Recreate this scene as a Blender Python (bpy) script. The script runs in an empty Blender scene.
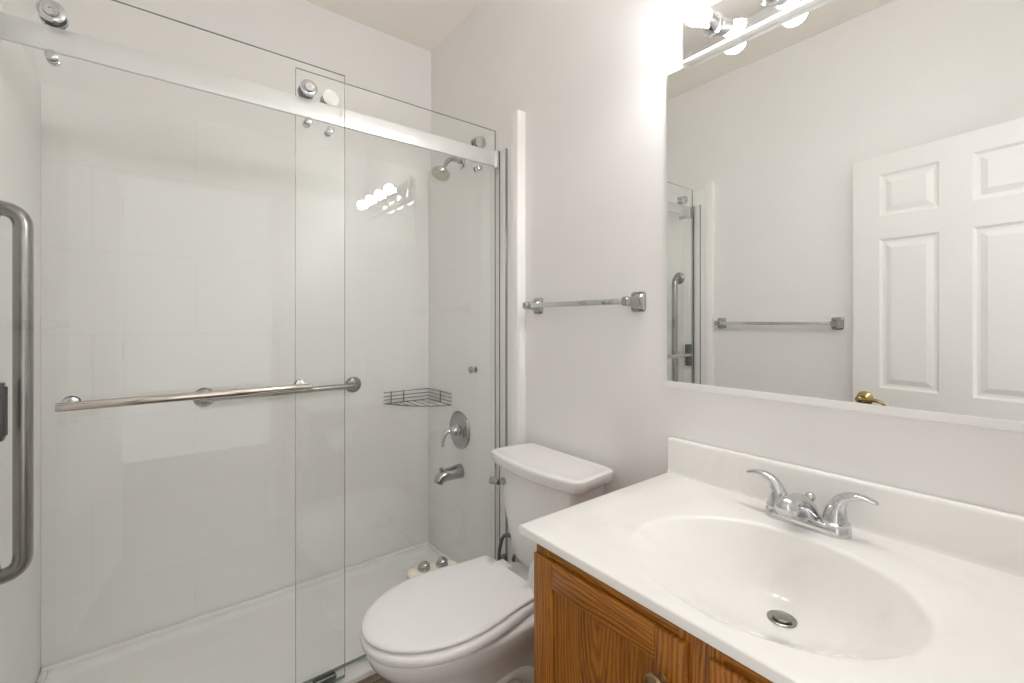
import bpy, bmesh, math, random
from mathutils import Vector, Matrix

S = bpy.context.scene
COL = S.collection
random.seed(4)

# ------------------------------------------------------------------ camera
CAMX, CAMY, CAMZ = 2.194, -1.155, 1.25
cd = bpy.data.cameras.new('camera')
cam = bpy.data.objects.new('camera', cd)
COL.objects.link(cam)
cam.location = (CAMX, CAMY, CAMZ)
cam.rotation_euler = (math.radians(90), 0, math.radians(52.1))
cd.sensor_width = 36.0
cd.lens = 452.0 / 1024 * 36
cd.shift_y = -20.0 / 1024
cd.clip_start = 0.01
S.camera = cam

# ------------------------------------------------------------------ world, exposure
wd = bpy.data.worlds.new('world')
S.world = wd
wd.use_nodes = True
wd.node_tree.nodes['Background'].inputs[0].default_value = (1.0, 0.985, 0.965, 1)
wd.node_tree.nodes['Background'].inputs[1].default_value = 1.05
S.view_settings.view_transform = 'Standard'
S.view_settings.look = 'None'
S.view_settings.gamma = 1
S.view_settings.use_curve_mapping = False
S.view_settings.exposure = 0.45
BULB = 66.0
try:
    S.cycles.use_denoising = True
    S.cycles.max_bounces = 22
    S.cycles.diffuse_bounces = 16
    S.cycles.glossy_bounces = 8
    S.cycles.transparent_max_bounces = 24
    S.cycles.sample_clamp_indirect = 8
except Exception:
    pass

FLOOR = 0.045      # floor level in the frame the numbers below are given in

# ------------------------------------------------------------------ materials
def new_mat(name):
    m = bpy.data.materials.new(name)
    m.use_nodes = True
    nt = m.node_tree
    return m, nt, nt.nodes['Principled BSDF']

def node(nt, kind, **kw):
    n = nt.nodes.new(kind)
    for k, v in kw.items():
        setattr(n, k, v)
    return n

def coords(nt, scale=(1, 1, 1), order=None, kind='Object'):
    tc = node(nt, 'ShaderNodeTexCoord')
    src = tc.outputs[kind]
    if order:
        sp = node(nt, 'ShaderNodeSeparateXYZ')
        cb = node(nt, 'ShaderNodeCombineXYZ')
        nt.links.new(src, sp.inputs[0])
        for i, c in enumerate(order):
            if c in 'XYZ':
                nt.links.new(sp.outputs[c], cb.inputs[i])
        src = cb.outputs[0]
    mp = node(nt, 'ShaderNodeMapping')
    mp.inputs['Scale'].default_value = scale
    nt.links.new(src, mp.inputs['Vector'])
    return mp.outputs[0]

def noise(nt, vec, scale, detail=3, rough=0.5, dist=0.0):
    n = node(nt, 'ShaderNodeTexNoise')
    n.inputs['Scale'].default_value = scale
    n.inputs['Detail'].default_value = detail
    n.inputs['Roughness'].default_value = rough
    n.inputs['Distortion'].default_value = dist
    nt.links.new(vec, n.inputs['Vector'])
    return n.outputs['Fac']

def ramp(nt, fac, stops):
    r = node(nt, 'ShaderNodeValToRGB')
    e = r.color_ramp.elements
    e[0].position, e[0].color = stops[0][0], (*stops[0][1], 1)
    e[1].position, e[1].color = stops[1][0], (*stops[1][1], 1)
    for p, c in stops[2:]:
        x = e.new(p)
        x.color = (*c, 1)
    nt.links.new(fac, r.inputs[0])
    return r.outputs[0]

def bump(nt, height, bsdf, strength=0.1, dist=0.002, invert=False):
    b = node(nt, 'ShaderNodeBump')
    b.inputs['Strength'].default_value = strength
    b.inputs['Distance'].default_value = dist
    b.invert = invert
    nt.links.new(height, b.inputs['Height'])
    nt.links.new(b.outputs[0], bsdf.inputs['Normal'])
    return b

def paint(name, c, rough=0.55, grain=0.05, var=0.015):
    m, nt, b = new_mat(name)
    v = coords(nt)
    f = noise(nt, v, 3.0, 4)
    col = ramp(nt, f, [(0.3, tuple(x * (1 - var) for x in c)), (0.7, tuple(min(1, x * (1 + var)) for x in c))])
    nt.links.new(col, b.inputs['Base Color'])
    b.inputs['Roughness'].default_value = rough
    if grain:
        bump(nt, noise(nt, v, 260.0, 2), b, grain, 0.001)
    return m

def gloss(name, c, rough=0.12, metal=0.0, spec=0.5, var=0.02, coat=0.0, roughvar=0.0):
    m, nt, b = new_mat(name)
    v = coords(nt)
    f = noise(nt, v, 9.0, 3)
    col = ramp(nt, f, [(0.3, tuple(x * (1 - var) for x in c)), (0.7, tuple(min(1, x * (1 + var)) for x in c))])
    nt.links.new(col, b.inputs['Base Color'])
    b.inputs['Roughness'].default_value = rough
    b.inputs['Metallic'].default_value = metal
    b.inputs['Specular IOR Level'].default_value = spec
    b.inputs['Coat Weight'].default_value = coat
    if roughvar:
        r = node(nt, 'ShaderNodeMapRange')
        r.inputs['To Min'].default_value = rough
        r.inputs['To Max'].default_value = rough + roughvar
        nt.links.new(f, r.inputs['Value'])
        nt.links.new(r.outputs[0], b.inputs['Roughness'])
    return m

M = {}
M['wall'] = paint('wall_paint', (0.845, 0.835, 0.828), 0.6)
M['ceiling'] = paint('ceiling_paint', (0.895, 0.855, 0.80), 0.8)
M['trim'] = paint('white_trim_paint', (0.905, 0.90, 0.89), 0.3, 0.0)
M['door'] = paint('door_paint', (0.885, 0.878, 0.868), 0.38, 0.03)
M['porcelain'] = gloss('porcelain', (0.875, 0.868, 0.865), 0.07, var=0.005, coat=0.3)
M['seat'] = gloss('seat_plastic', (0.885, 0.88, 0.88), 0.13, var=0.005)
M['cream'] = gloss('cream_plastic', (0.82, 0.76, 0.66), 0.25, var=0.05)
M['chrome'] = gloss('chrome', (0.62, 0.63, 0.64), 0.07, 1.0, var=0.03)
M['polished'] = gloss('polished_chrome', (0.86, 0.87, 0.88), 0.035, 1.0, var=0.01)
M['nickel'] = gloss('brushed_steel', (0.34, 0.335, 0.315), 0.27, 1.0, var=0.04)
M['dull'] = gloss('dull_chrome', (0.43, 0.43, 0.42), 0.15, 1.0, var=0.06)
M['rosy_reflection'] = gloss('steel_bar_reflected_tint', (0.66, 0.61, 0.57), 0.1, 1.0, var=0.02)  # pinkish reflection on the bar, put into the metal's base colour
M['bronze'] = gloss('dark_wire', (0.22, 0.21, 0.20), 0.35, 0.8, var=0.1)
M['brass'] = gloss('antique_brass', (0.46, 0.34, 0.15), 0.16, 1.0, var=0.12)
M['knob'] = gloss('aged_brass', (0.30, 0.22, 0.12), 0.34, 1.0, var=0.15)
M['dark'] = gloss('dark_plastic', (0.035, 0.04, 0.04), 0.3)
M['rubber'] = gloss('rubber', (0.03, 0.03, 0.03), 0.6)
M['rail'] = gloss('satin_aluminium', (0.80, 0.80, 0.80), 0.36, 0.5, var=0.01)
M['paper'] = paint('tissue_paper', (0.86, 0.87, 0.88), 0.9, 0.15)
M['white_plastic'] = gloss('white_plastic', (0.86, 0.85, 0.84), 0.3, var=0.01)
M['pan'] = gloss('shower_pan_acrylic', (0.88, 0.876, 0.868), 0.25, var=0.02)
M['nozzle'] = gloss('nozzle_plate', (0.60, 0.58, 0.48), 0.4, var=0.06)

def bulb_mat():
    m, nt, b = new_mat('lit_bulb')
    b.inputs['Base Color'].default_value = (1, 1, 1, 1)
    v = coords(nt)
    c = ramp(nt, noise(nt, v, 4), [(0.2, (1.0, 0.99, 0.98)), (0.8, (1.0, 0.993, 0.985))])
    nt.links.new(c, b.inputs['Emission Color'])
    b.inputs['Emission Strength'].default_value = BULB
    return m
M['bulb'] = bulb_mat()

def mirror_mat():
    m, nt, b = new_mat('mirror_silver')
    v = coords(nt)
    c = ramp(nt, noise(nt, v, 2), [(0.2, (0.875, 0.888, 0.872)), (0.8, (0.88, 0.892, 0.877))])
    nt.links.new(c, b.inputs['Base Color'])
    b.inputs['Metallic'].default_value = 1
    b.inputs['Roughness'].default_value = 0.0
    return m
M['mirror'] = mirror_mat()

def glass_mat(name, tint, refl=1.35):
    m = bpy.data.materials.new(name)
    m.use_nodes = True
    nt = m.node_tree
    nt.nodes.clear()
    out = node(nt, 'ShaderNodeOutputMaterial')
    mix = node(nt, 'ShaderNodeMixShader')
    tr = node(nt, 'ShaderNodeBsdfTransparent')
    gl = node(nt, 'ShaderNodeBsdfGlossy')
    gl.inputs['Roughness'].default_value = 0.0
    gl.inputs['Color'].default_value = (0.97, 1.0, 0.98, 1)
    v = coords(nt)
    c = ramp(nt, noise(nt, v, 2.0), [(0.2, tint), (0.8, tuple(min(1, x * 1.004) for x in tint))])
    nt.links.new(c, tr.inputs['Color'])
    geo = node(nt, 'ShaderNodeNewGeometry')
    ior = node(nt, 'ShaderNodeMapRange')
    ior.inputs['To Min'].default_value = 1.5
    ior.inputs['To Max'].default_value = 1 / 1.5
    nt.links.new(geo.outputs['Backfacing'], ior.inputs['Value'])
    fr = node(nt, 'ShaderNodeFresnel')
    nt.links.new(ior.outputs[0], fr.inputs['IOR'])
    ml = node(nt, 'ShaderNodeMath', operation='MULTIPLY')
    ml.inputs[1].default_value = refl
    nt.links.new(fr.outputs[0], ml.inputs[0])
    fb = node(nt, 'ShaderNodeMath', operation='SUBTRACT')
    fb.inputs[0].default_value = 1.0
    nt.links.new(geo.outputs['Backfacing'], fb.inputs[1])
    m2 = node(nt, 'ShaderNodeMath', operation='MULTIPLY')
    nt.links.new(ml.outputs[0], m2.inputs[0])
    nt.links.new(fb.outputs[0], m2.inputs[1])
    nt.links.new(m2.outputs[0], mix.inputs[0])
    nt.links.new(tr.outputs[0], mix.inputs[1])
    nt.links.new(gl.outputs[0], mix.inputs[2])
    nt.links.new(mix.outputs[0], out.inputs[0])
    return m
M['glass'] = glass_mat('clear_glass', (0.990, 0.9958, 0.9915))
M['glass_edge'] = gloss('glass_edge', (0.20, 0.27, 0.24), 0.15, var=0.05)
M['seal'] = glass_mat('clear_vinyl_seal', (0.72, 0.74, 0.72))

def surround_mat(order):
    m, nt, b = new_mat('surround_tile_' + order.lower())
    v = coords(nt, order=order + '_')
    br = node(nt, 'ShaderNodeTexBrick')
    br.offset = 0.5
    br.inputs['Color1'].default_value = (0.89, 0.888, 0.88, 1)
    br.inputs['Color2'].default_value = (0.885, 0.883, 0.875, 1)
    br.inputs['Mortar'].default_value = (0.83, 0.827, 0.82, 1)
    br.inputs['Scale'].default_value = 1.0
    br.inputs['Mortar Size'].default_value = 0.0016
    br.inputs['Mortar Smooth'].default_value = 0.4
    br.inputs['Brick Width'].default_value = 0.6
    br.inputs['Row Height'].default_value = 0.3
    nt.links.new(v, br.inputs['Vector'])
    nt.links.new(br.outputs['Color'], b.inputs['Base Color'])
    b.inputs['Roughness'].default_value = 0.34
    v2 = coords(nt, (3.0, 95.0, 1.0), order + '_')
    n = noise(nt, v2, 1.0, 3, 0.6)
    add = node(nt, 'ShaderNodeMath', operation='MULTIPLY_ADD')
    nt.links.new(br.outputs['Fac'], add.inputs[0])
    add.inputs[1].default_value = -0.8
    sc = node(nt, 'ShaderNodeMath', operation='MULTIPLY')
    sc.inputs[1].default_value = 0.35
    nt.links.new(n, sc.inputs[0])
    nt.links.new(sc.outputs[0], add.inputs[2])
    bump(nt, add.outputs[0], b, 0.32, 0.0014)
    return m
M['surround_yz'] = surround_mat('YZ')
M['surround_xz'] = surround_mat('XZ')

def marble_mat():
    m, nt, b = new_mat('cultured_marble')
    v = coords(nt)
    a = noise(nt, v, 3.2, 6, 0.6, 1.6)
    c = ramp(nt, a, [(0.35, (0.845, 0.825, 0.795)), (0.5, (0.88, 0.868, 0.845)), (0.62, (0.885, 0.876, 0.858))])
    nt.links.new(c, b.inputs['Base Color'])
    b.inputs['Roughness'].default_value = 0.13
    b.inputs['Coat Weight'].default_value = 0.25
    return m
M['marble'] = marble_mat()

def oak_mat(name, order, loc, tilt, tone=1.0):
    """order: which local axes run across, deep and along the grain; loc and tilt place the growth rings"""
    m, nt, b = new_mat(name)
    src = coords(nt, order=order)
    mp = node(nt, 'ShaderNodeMapping')
    mp.inputs['Location'].default_value = loc
    mp.inputs['Rotation'].default_value = (math.radians(tilt), 0, 0)
    nt.links.new(src, mp.inputs['Vector'])
    # slow wander of the grain along the board
    st = node(nt, 'ShaderNodeMapping')
    st.inputs['Scale'].default_value = (1, 1, 0.18)
    nt.links.new(mp.outputs[0], st.inputs['Vector'])
    wn = node(nt, 'ShaderNodeTexNoise')
    wn.inputs['Scale'].default_value = 16.0
    wn.inputs['Detail'].default_value = 3
    nt.links.new(st.outputs[0], wn.inputs['Vector'])
    ad = node(nt, 'ShaderNodeMix', data_type='RGBA', blend_type='LINEAR_LIGHT')
    ad.inputs['Factor'].default_value = 0.022
    nt.links.new(mp.outputs[0], ad.inputs['A'])
    nt.links.new(wn.outputs['Color'], ad.inputs['B'])
    wv = node(nt, 'ShaderNodeTexWave', wave_type='RINGS', rings_direction='Z', wave_profile='SIN')
    wv.inputs['Scale'].default_value = 42.0
    wv.inputs['Distortion'].default_value = 1.4
    wv.inputs['Detail'].default_value = 2
    wv.inputs['Detail Scale'].default_value = 8
    nt.links.new(ad.outputs['Result'], wv.inputs['Vector'])
    t = tone
    pv = coords(nt, (1, 1, 0.07), order)
    patch = noise(nt, pv, 34.0, 4, 0.6, 0.4)
    blend = node(nt, 'ShaderNodeMix', data_type='FLOAT')
    blend.inputs['Factor'].default_value = 0.52
    nt.links.new(wv.outputs['Fac'], blend.inputs['A'])
    nt.links.new(patch, blend.inputs['B'])
    base = ramp(nt, blend.outputs['Result'], [(0.12, (0.19 * t, 0.057 * t, 0.005 * t)), (0.40, (0.34 * t, 0.119 * t, 0.011 * t)), (0.72, (0.44 * t, 0.170 * t, 0.019 * t)), (0.95, (0.48 * t, 0.20 * t, 0.026 * t))])
    v2 = coords(nt, (1, 1, 0.025), order)
    fine = noise(nt, v2, 420.0, 3, 0.6)
    pores = ramp(nt, fine, [(0.36, (0.42, 0.33, 0.26)), (0.50, (1, 1, 1))])
    mx = node(nt, 'ShaderNodeMix', data_type='RGBA', blend_type='MULTIPLY')
    mx.inputs['Factor'].default_value = 0.7
    nt.links.new(base, mx.inputs['A'])
    nt.links.new(pores, mx.inputs['B'])
    nt.links.new(mx.outputs['Result'], b.inputs['Base Color'])
    b.inputs['Roughness'].default_value = 0.35
    b.inputs['Coat Weight'].default_value = 0.2
    b.inputs['Coat Roughness'].default_value = 0.2
    bump(nt, fine, b, 0.12, 0.0008)
    return m
M['oak_v'] = oak_mat('oak_upright', 'XYZ', (0.9, 0.2, 0), 0.5)
M['oak_h'] = oak_mat('oak_level', 'ZYX', (-0.4, 0.2, 0), -0.6)
M['oak_panel'] = oak_mat('oak_panel', 'XYZ', (0.185, 0.165, 0), -8.0, 0.9)

def floor_mat():
    m, nt, b = new_mat('wood_look_floor')
    v = coords(nt, order='YX_')
    br = node(nt, 'ShaderNodeTexBrick')
    br.offset = 0.37
    br.inputs['Color1'].default_value = (0.10, 0.068, 0.042, 1)
    br.inputs['Color2'].default_value = (0.27, 0.205, 0.15, 1)
    br.inputs['Mortar'].default_value = (0.05, 0.038, 0.028, 1)
    br.inputs['Scale'].default_value = 1.0
    br.inputs['Mortar Size'].default_value = 0.0015
    br.inputs['Brick Width'].default_value = 0.9
    br.inputs['Row Height'].default_value = 0.12
    br.inputs['Bias'].default_value = 0.1
    nt.links.new(v, br.inputs['Vector'])
    v2 = coords(nt, (1, 9, 1), 'YX_')
    g = ramp(nt, noise(nt, v2, 9.0, 5, 0.65, 0.6), [(0.3, (0.6, 0.58, 0.56)), (0.7, (1.15, 1.13, 1.1))])
    mx = node(nt, 'ShaderNodeMix', data_type='RGBA', blend_type='MULTIPLY')
    mx.inputs['Factor'].default_value = 1
    nt.links.new(br.outputs['Color'], mx.inputs['A'])
    nt.links.new(g, mx.inputs['B'])
    nt.links.new(mx.outputs['Result'], b.inputs['Base Color'])
    b.inputs['Roughness'].default_value = 0.4
    return m
M['floor'] = floor_mat()

# ------------------------------------------------------------------ mesh helpers
def box(bm, x0, x1, y0, y1, z0, z1, bev=0.0, seg=2, mi=0):
    vs = [bm.verts.new((x, y, z)) for x in (x0, x1) for y in (y0, y1) for z in (z0, z1)]
    idx = [(0, 1, 3, 2), (4, 6, 7, 5), (0, 4, 5, 1), (2, 3, 7, 6), (0, 2, 6, 4), (1, 5, 7, 3)]
    fs = [bm.faces.new([vs[i] for i in q]) for q in idx]
    for f in fs:
        f.material_index = mi
    if bev > 0:
        es = list({e for f in fs for e in f.edges})
        bmesh.ops.bevel(bm, geom=es, offset=bev, segments=seg, profile=0.5, affect='EDGES')
    return fs

def frame_of(d):
    d = d.normalized()
    up = Vector((0, 0, 1)) if abs(d.z) < 0.92 else Vector((1, 0, 0))
    a = d.cross(up).normalized()
    return a, a.cross(d).normalized()

def tube(bm, pts, r, n=14, caps=True, closed=False):
    pts = [Vector(p) for p in pts]
    rs = r if isinstance(r, (list, tuple)) else [r] * len(pts)
    k = len(pts)
    tang = []
    for i in range(k):
        if closed:
            t = pts[(i + 1) % k] - pts[i - 1]
        elif i == 0:
            t = pts[1] - pts[0]
        elif i == k - 1:
            t = pts[-1] - pts[-2]
        else:
            t = (pts[i + 1] - pts[i]).normalized() + (pts[i] - pts[i - 1]).normalized()
        tang.append(t.normalized())
    a, b = frame_of(tang[0])
    rings = []
    for i in range(k):
        t = tang[i]
        a = (a - t * a.dot(t)).normalized()
        b = t.cross(a).normalized()
        rings.append([bm.verts.new(pts[i] + (a * math.cos(2 * math.pi * j / n) + b * math.sin(2 * math.pi * j / n)) * rs[i]) for j in range(n)])
    m = k if closed else k - 1
    for i in range(m):
        A, B = rings[i], rings[(i + 1) % k]
        for j in range(n):
            bm.faces.new([A[j], A[(j + 1) % n], B[(j + 1) % n], B[j]])
    if caps and not closed:
        bm.faces.new(rings[0][::-1])
        bm.faces.new(rings[-1])

def smooth_pts(pts, n=8):
    """Catmull-Rom through the given points"""
    P = [Vector(p) for p in pts]
    P = [P[0] * 2 - P[1]] + P + [P[-1] * 2 - P[-2]]
    out = []
    for i in range(1, len(P) - 2):
        for k in range(n):
            t = k / n
            p0, p1, p2, p3 = P[i - 1:i + 3]
            out.append(0.5 * ((2 * p1) + (p2 - p0) * t + (2 * p0 - 5 * p1 + 4 * p2 - p3) * t * t + (3 * p1 - p0 - 3 * p2 + p3) * t ** 3))
    out.append(P[-2])
    return out

def bent(pts, rad, n=8):
    """polyline with rounded corners"""
    P = [Vector(p) for p in pts]
    out = [P[0]]
    for i in range(1, len(P) - 1):
        d0 = (P[i - 1] - P[i]).normalized()
        d1 = (P[i + 1] - P[i]).normalized()
        s, e = P[i] + d0 * rad, P[i] + d1 * rad
        for k in range(n + 1):
            t = k / n
            out.append(s * (1 - t) ** 2 + P[i] * 2 * t * (1 - t) + e * t * t)
    out.append(P[-1])
    return out

def lathe(bm, prof, origin, axis, n=32):
    """prof: (radius, distance along the axis) from start to end"""
    o, ax = Vector(origin), Vector(axis).normalized()
    a, b = frame_of(ax)
    rings = []
    for r, h in prof:
        if r < 1e-6:
            rings.append([bm.verts.new(o + ax * h)])
        else:
            rings.append([bm.verts.new(o + ax * h + (a * math.cos(2 * math.pi * j / n) + b * math.sin(2 * math.pi * j / n)) * r) for j in range(n)])
    for A, B in zip(rings, rings[1:]):
        for j in range(n):
            q = [A[j % len(A)], A[(j + 1) % len(A)], B[(j + 1) % len(B)], B[j % len(B)]]
            q = list(dict.fromkeys(q))
            if len(q) > 2:
                bm.faces.new(q)
    if len(rings[0]) > 1:
        bm.faces.new(rings[0][::-1])
    if len(rings[-1]) > 1:
        bm.faces.new(rings[-1])

def loft(bm, rings, cap0=True, cap1=True):
    R = [[bm.verts.new(p) for p in r] for r in rings]
    n = len(R[0])
    for A, B in zip(R, R[1:]):
        for j in range(n):
            bm.faces.new([A[j], A[(j + 1) % n], B[(j + 1) % n], B[j]])
    if cap0:
        bm.faces.new(R[0][::-1])
    if cap1:
        bm.faces.new(R[-1])
    return R

def rrect(cx, cy, w, d, z, r, n=6):
    """rounded rectangle outline, counter-clockwise"""
    out = []
    r = min(r, w / 2 - 1e-4, d / 2 - 1e-4)
    for sx, sy, a0 in ((1, 1, 0), (-1, 1, 90), (-1, -1, 180), (1, -1, 270)):
        for k in range(n + 1):
            a = math.radians(a0 + 90 * k / n)
            out.append((cx + sx * (w / 2 - r) + r * math.cos(a), cy + sy * (d / 2 - r) + r * math.sin(a), z))
    return out

# ------------------------------------------------------------------ object helpers
ORIGIN = {}

def empty(name, loc):
    o = bpy.data.objects.new(name, None)
    o.empty_display_size = 0.05
    COL.objects.link(o)
    o.location = loc
    ORIGIN[o] = Vector(loc)
    return o

def thing(name, label, cat, loc, group=None):
    o = empty(name, loc)
    o['label'] = label
    o['category'] = cat
    if group:
        o['group'] = group
    return o

def obj(name, bm, mat, parent=None, origin=None, angle=38, smooth=True, subsurf=0):
    """links bm (given in scene coordinates) as one mesh object"""
    og = ORIGIN[parent] if parent is not None else Vector(origin or (0, 0, 0))
    bmesh.ops.translate(bm, verts=bm.verts, vec=-og)
    bmesh.ops.recalc_face_normals(bm, faces=bm.faces)
    me = bpy.data.meshes.new(name)
    bm.to_mesh(me)
    bm.free()
    for m in (mat if isinstance(mat, list) else [mat]):
        me.materials.append(m)
    if smooth:
        me.shade_smooth()
        me.set_sharp_from_angle(angle=math.radians(angle))
    o = bpy.data.objects.new(name, me)
    COL.objects.link(o)
    if parent is not None:
        o.parent = parent
    else:
        o.location = og
    ORIGIN[o] = og
    if subsurf:
        s = o.modifiers.new('subsurf', 'SUBSURF')
        s.levels = s.render_levels = subsurf
    return o

def tag(o, label, cat, group=None):
    o['label'] = label
    o['category'] = cat
    if group:
        o['group'] = group
    return o

def struct(name, bm, mat, parent=None, origin=None, **kw):
    o = obj(name, bm, mat, parent, origin, **kw)
    if parent is None:
        o['kind'] = 'structure'
    return o

def B():
    return bmesh.new()

# ------------------------------------------------------------------ room shell
YL = -1.485          # left wall
XB = 0.0             # back wall (behind the shower)
XF = 2.25            # front wall with the doorway
ZC = 2.705           # ceiling
T = 0.1
DY0, DY1 = -1.335, -0.615   # doorway

bm = B(); box(bm, XB - T, 4.2, YL - T, 0.0 + T, FLOOR - 0.1, FLOOR)
struct('floor', bm, M['floor'])
bm = B(); box(bm, XB - T, XF + T, YL - T, T, ZC, ZC + 0.1)
struct('ceiling', bm, M['ceiling'])
bm = B(); box(bm, XB - T, XF + T, 0.0, T, FLOOR, ZC)
struct('wall_right', bm, M['wall'])
bm = B(); box(bm, XB - T, XF + T, YL - T, YL, FLOOR, ZC)
struct('wall_left', bm, M['wall'])
bm = B(); box(bm, XB - T, XB, YL, 0.0, FLOOR, ZC)
struct('wall_back', bm, M['wall'])
bm = B()
box(bm, XF, XF + T, DY1, 0.0, FLOOR, ZC)
box(bm, XF, XF + T, YL, DY0, FLOOR, ZC)
box(bm, XF, XF + T, DY0, DY1, 2.03, ZC)
struct('wall_front', bm, M['wall'])
# door casing round the doorway
bm = B()
box(bm, XF - 0.014, XF, DY1, DY1 + 0.06, FLOOR, 2.09, 0.003)
box(bm, XF - 0.014, XF, DY0 - 0.06, DY0, FLOOR, 2.09, 0.003)
box(bm, XF - 0.014, XF, DY0, DY1, 2.03, 2.09, 0.003)
struct('trim_1', bm, M['trim'])
bm = B()
box(bm, 0.80, 1.47, -0.013, 0.0, FLOOR, FLOOR + 0.09, 0.003)
struct('baseboard_right', bm, M['trim'])
bm = B()
box(bm, 0.80, 2.235, YL, YL + 0.013, FLOOR, FLOOR + 0.09, 0.003)
struct('baseboard_left', bm, M['trim'])

# six panel door, opened back against the left wall
def build_door():
    h = 1.985 - FLOOR
    W, TH = 0.72, 0.035
    hx, hy = 2.217, -1.325
    lx, ly = 1.505, -1.440
    bm = B()
    box(bm, 0, W, -TH / 2, TH / 2, 0, h, 0.002, 1)
    pans = []
    for u0, u1 in ((0.105, 0.31), (0.41, 0.615)):
        for z0, z1 in ((0.20, 0.80), (0.945 - FLOOR, 1.61 - FLOOR), (1.71 - FLOOR, 1.90 - FLOOR)):
            pans.append((u0, u1, z0, z1))
    # the room-side face is cut into raised panels: groove, slope, field
    face = [f for f in bm.faces if f.normal.y > 0.9 and f.calc_area() > 0.5]
    bmesh.ops.delete(bm, geom=face, context='FACES_ONLY')
    us = sorted({0.0} | {p[0] for p in pans} | {p[1] for p in pans} | {W})
    zs = sorted({0.0} | {p[2] for p in pans} | {p[3] for p in pans} | {h})
    y = TH / 2
    for i in range(len(us) - 1):
        for j in range(len(zs) - 1):
            u0, u1, z0, z1 = us[i], us[i + 1], zs[j], zs[j + 1]
            if any(abs(p[0] - u0) < 1e-6 and abs(p[2] - z0) < 1e-6 for p in pans):
                prof = [(0, 0), (0.010, -0.008), (0.020, -0.009), (0.042, -0.001), (0.044, -0.001)]
                rings = [[(u0 + o, y + d, z0 + o), (u1 - o, y + d, z0 + o), (u1 - o, y + d, z1 - o), (u0 + o, y + d, z1 - o)] for o, d in prof]
                loft(bm, rings, False, True)
            else:
                bm.faces.new([bm.verts.new(q) for q in ((u0, y, z0), (u1, y, z0), (u1, y, z1), (u0, y, z1))])
    bmesh.ops.remove_doubles(bm, verts=bm.verts, dist=1e-5)
    # door u=0 is the latch edge
    ang = math.atan2(hy - ly, hx - lx)
    R = Matrix.Translation((lx, ly, FLOOR + 0.008)) @ Matrix.Rotation(ang, 4, 'Z')
    bm.transform(R)
    d = obj('door_1', bm, M['door'], origin=(hx, hy, FLOOR + 0.008), angle=12)
    d['kind'] = 'structure'
    def P(u, v, z):
        return R @ Vector((u, v, z - FLOOR - 0.008))
    nrm = (R.to_3x3() @ Vector((0, 1, 0)))
    bm = B()
    lathe(bm, [(0.033, 0.0), (0.033, 0.004), (0.028, 0.009), (0.016, 0.012), (0.012, 0.016), (0.0115, 0.045), (0.014, 0.05), (0.014, 0.062), (0.008, 0.067), (0, 0.068)], P(0.050, TH / 2, 0.897), nrm)
    lv = [P(0.050, TH / 2 + 0.055, 0.897), P(0.078, TH / 2 + 0.055, 0.899), P(0.105, TH / 2 + 0.054, 0.900), P(0.128, TH / 2 + 0.052, 0.896), P(0.142, TH / 2 + 0.05, 0.887), P(0.148, TH / 2 + 0.045, 0.880)]
    lp = smooth_pts(lv, 5)
    tube(bm, lp, [0.0095 - 0.0035 * i / (len(lp) - 1) for i in range(len(lp))], 12)
    hd = obj('door_handle', bm, M['brass'], d)
    hd['label'] = 'antique brass lever door handle'
    bm = B()
    q = [P(-0.0005, -0.012, 0.86), P(-0.0005, 0.012, 0.86), P(-0.0005, 0.012, 0.93), P(-0.0005, -0.012, 0.93)]
    q2 = [p - (R.to_3x3() @ Vector((0.0015, 0, 0))) for p in q]
    loft(bm, [q, q2])
    obj('latch_plate', bm, M['brass'], d)
    for z in (0.25, 1.05, 1.80):
        bm = B()
        lathe(bm, [(0.006, 0), (0.006, 0.09)], P(W + 0.006, TH / 2, z), (0, 0, 1), 10)
        obj('door_hinge', bm, M['brass'], d)
build_door()

# ------------------------------------------------------------------ shower
YS0, YS1 = YL + 0.012, -0.020    # faces of the surround on the left and right walls
XS = 0.012                        # face of the surround on the back wall
ZS = 2.055                        # top of the surround
XSE = 0.757                       # front edge of the side panels

def surround(label, lo, hi, m, board=None):
    t = thing('surround_panel', label, 'shower wall', ((lo[0] + hi[0]) / 2, (lo[1] + hi[1]) / 2, 0.0), 'shower surround panels')
    bm = B(); box(bm, lo[0], hi[0], lo[1], hi[1], lo[2], hi[2], 0.002)
    obj('panel_sheet', bm, m, t)
    if board:
        bm = B(); box(bm, XSE + 0.0005, 0.800, board[0], board[1], FLOOR + 0.002, 2.088, 0.002)
        e = obj('edge_board', bm, M['trim'], t)
        e['label'] = 'white edge board'
surround('wide pale tile-patterned shower wall panel across the back of the shower', (0.0005, YS0, 0.055), (XS, YS1, ZS), M['surround_yz'])
surround('pale shower wall panel behind the shower head and valve', (0.0005, YS1, 0.05), (XSE, -0.0005, ZS), M['surround_xz'], (-0.042, -0.0005))
surround('pale shower wall panel behind the upright grab bar', (0.0005, YL + 0.0005, 0.05), (XSE, YS0, ZS), M['surround_xz'], (YL + 0.0005, YL + 0.030))

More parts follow.
